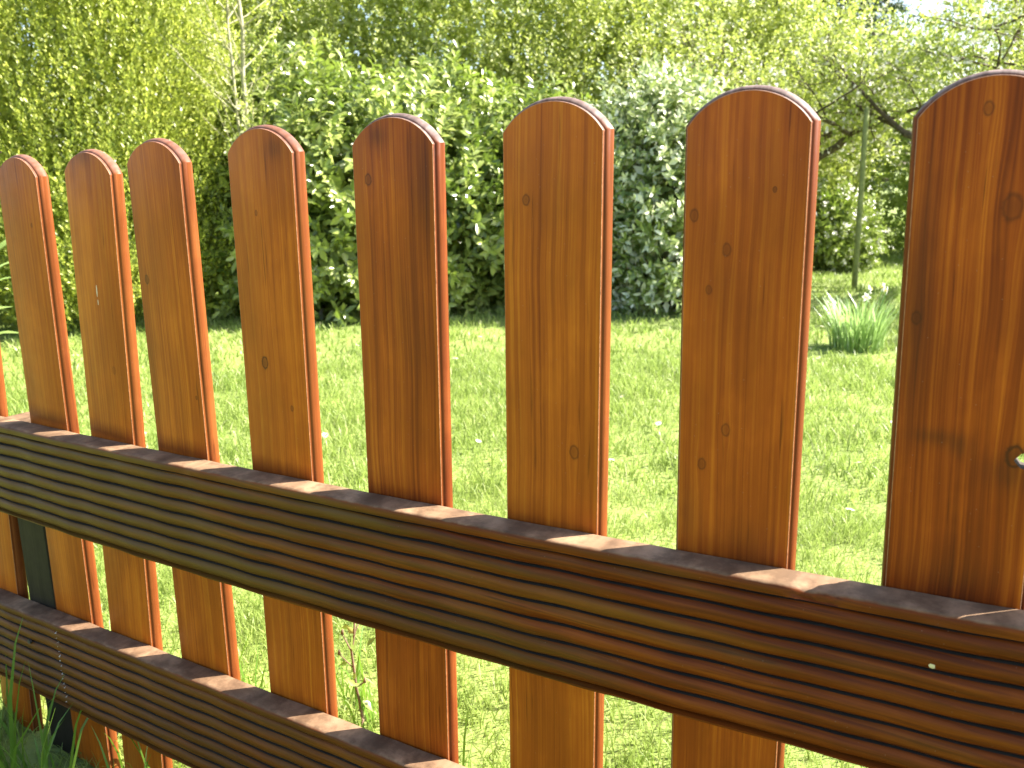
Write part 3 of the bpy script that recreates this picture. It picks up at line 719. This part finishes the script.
# daisies in the lawn
dm = MB(); dm.tube([(0, 0, 0), (.001, 0, .028)], [.0012, .001], 5, m=1)
for j in range(11):
    t_ = 2*PI*j/11; c_, s_ = math.cos(t_), math.sin(t_)
    dm.add([(0, 0, .029), (c_*.007-s_*.0022, s_*.007+c_*.0022, .0305), (c_*.012, s_*.012, .030), (c_*.007+s_*.0022, s_*.007-c_*.0022, .0305)], [(0, 1, 2, 3)], 0)
dm.tube([(0, 0, .0285), (0, 0, .0325)], [.0038, .0028], 8, m=2)
dme = mesh_from('daisy', dm.V, dm.F, [m_blo, stemg, m_yel], False, dm.M)
rnd = random.Random(12)
spots = [(-46.5, 3.2), (-44.5, 2.9), (-42, 4.4), (-45, 4.2), (-35.5, 3.9), (-34.2, 2.7), (-33.8, 4.5), (-25, 2.5), (-24.2, 3.3), (-23, 4.2), (-21.8, 2.9), (-12.6, 4.3), (-11.8, 4.1), (-9, 2.6), (-9.5, 2.2), (-7.6, 3.1), (-12.0, 4.9), (-11.0, 5.4), (-13, 4.0)]
for i in range(5): spots.append((rnd.uniform(-56, -2), rnd.uniform(1.8, 5.2)))
for (az, d) in spots:
    p = at(az, d); p[2] = gh(p[0], p[1])
    o = obj('daisy', dme, None, tuple(p), (rnd.gauss(0, .35), rnd.gauss(0, .35), rnd.uniform(0, 6))); o.scale = (rnd.uniform(.8, 1.25),)*3
    tag(o, 'small white daisy open in the lawn grass', 'daisy', 'daisies in the lawn')
# tall unmown grass at the foot of the fence, left, on the near side
def tuft(label, cx, cy, n, hr, spread, wr, seed, lean=(.15, .6)):
    a_ = rng.uniform(0, 2*PI, n); q = np.sqrt(rng.uniform(0, 1, n))*spread
    P_ = np.stack([q*np.cos(a_), q*np.sin(a_)*.5, np.full(n, -.005)], 1)
    V, F = blades(P_, rng.uniform(*hr, n), rng.uniform(*wr, n), rng.uniform(*lean, n))
    o = obj('grass_tuft', mesh_from('grass_tuft', V, F, m_tuft), None, (cx, cy, GZ)); tag(o, label, 'grass', kind='stuff')
m_tuft = leaf_mat('tall_grass', (.06, .15, .018), (.16, .28, .03), trans=.35, rough=.4, tcol=(.30, .50, .04), pale=(.40, .36, .18), pale_share=.08)
tuft('tall unmown grass growing up in front of the lower rail', -.83, -.075, 26, (.08, .26), .11, (.003, .006), 1)
tuft('tall unmown grass in the bottom left corner', -.98, -.09, 30, (.08, .20), .12, (.003, .006), 2)
tuft('loose grass blades below the lower rail', -.62, -.06, 26, (.06, .15), .12, (.003, .005), 3)
tuft('long grass along the far foot of the fence', -.55, .16, 260, (.05, .15), .36, (.003, .0055), 4)
tuft('long grass behind the fence right of the middle', .1, .2, 260, (.05, .13), .4, (.003, .0055), 5)
# weed stalks behind the fence
def stalk(label, x, y, h, seed, m_, lean=.1):
    rnd = random.Random(seed); b = MB(); p = [np.array([0, 0, -.01])]
    for i in range(8): p.append(np.array([lean*h*(i+1)/8+rnd.gauss(0, .006), rnd.gauss(0, .006), h*(i+1)/8]))
    b.tube(p, [.0028*(1-.06*i) for i in range(9)], 5)
    root = thing('weed', label, 'weed', (x, y, GZ)); 
    for i in range(3, 9):
        a_ = rnd.uniform(0, 6.28); e_ = p[i]+np.array([math.cos(a_)*.025, math.sin(a_)*.02, .02]); b.tube([p[i], e_], [.0014, .001], 4); b.tube([e_, e_+np.array([.001, 0, .008])], [.003, .0015], 5)
    b.build('stem', m_, root, True)
    O_ = np.array(p[2:]); A_ = rng.normal(0, .5, O_.shape)+np.array([0, 0, .5])
    V, F = shoots(O_, A_, np.full(len(O_), .03), 3, .022, .012); obj('leaf', mesh_from('leaf', V, F, m_lau), root)['kind'] = 'stuff'
dryst = plain('dry_stem', (.16, .10, .06), .8)
stalk('dry brown weed stalk behind the fence, below the upper rail', -.52, .28, .23, 2, dryst, .05)
stalk('small dark seed stalk in the lawn left of the slat with the oval knot', -1.55, 1.05, .2, 3, dryst, .08)
# leafy young plant at the left edge
c = (-2.66, .76, GZ); root = thing('leafy_plant', 'young plant with long light green leaves at the left edge behind the fence', 'plant', c)
b = MB(); O = []; A = []
for k_ in range(5):
    a_ = k_*1.3; q = [np.array([.03*math.cos(a_), .03*math.sin(a_), -.01])+np.array([math.cos(a_)*.13*u_, math.sin(a_)*.13*u_, .58*u_*(1-.1*k_)]) for u_ in np.linspace(0, 1, 6)]
    b.tube(q, [.006, .005, .0045, .004, .003, .002], 6)
    for p_ in q[2:]: O.append(p_); A.append((math.cos(a_)*.3, math.sin(a_)*.3, 1))
b.build('stem', stemg, root, True)
V, F = shoots(np.array(O), np.array(A), np.full(len(O), .12), 4, .12, .032, spread=(.6, 1.2), big=True, droop=.25)
obj('foliage', mesh_from('foliage', V, F, leaf_mat('young_leaves', (.16, .26, .06), (.32, .42, .14), trans=.35, rough=.35)), root)
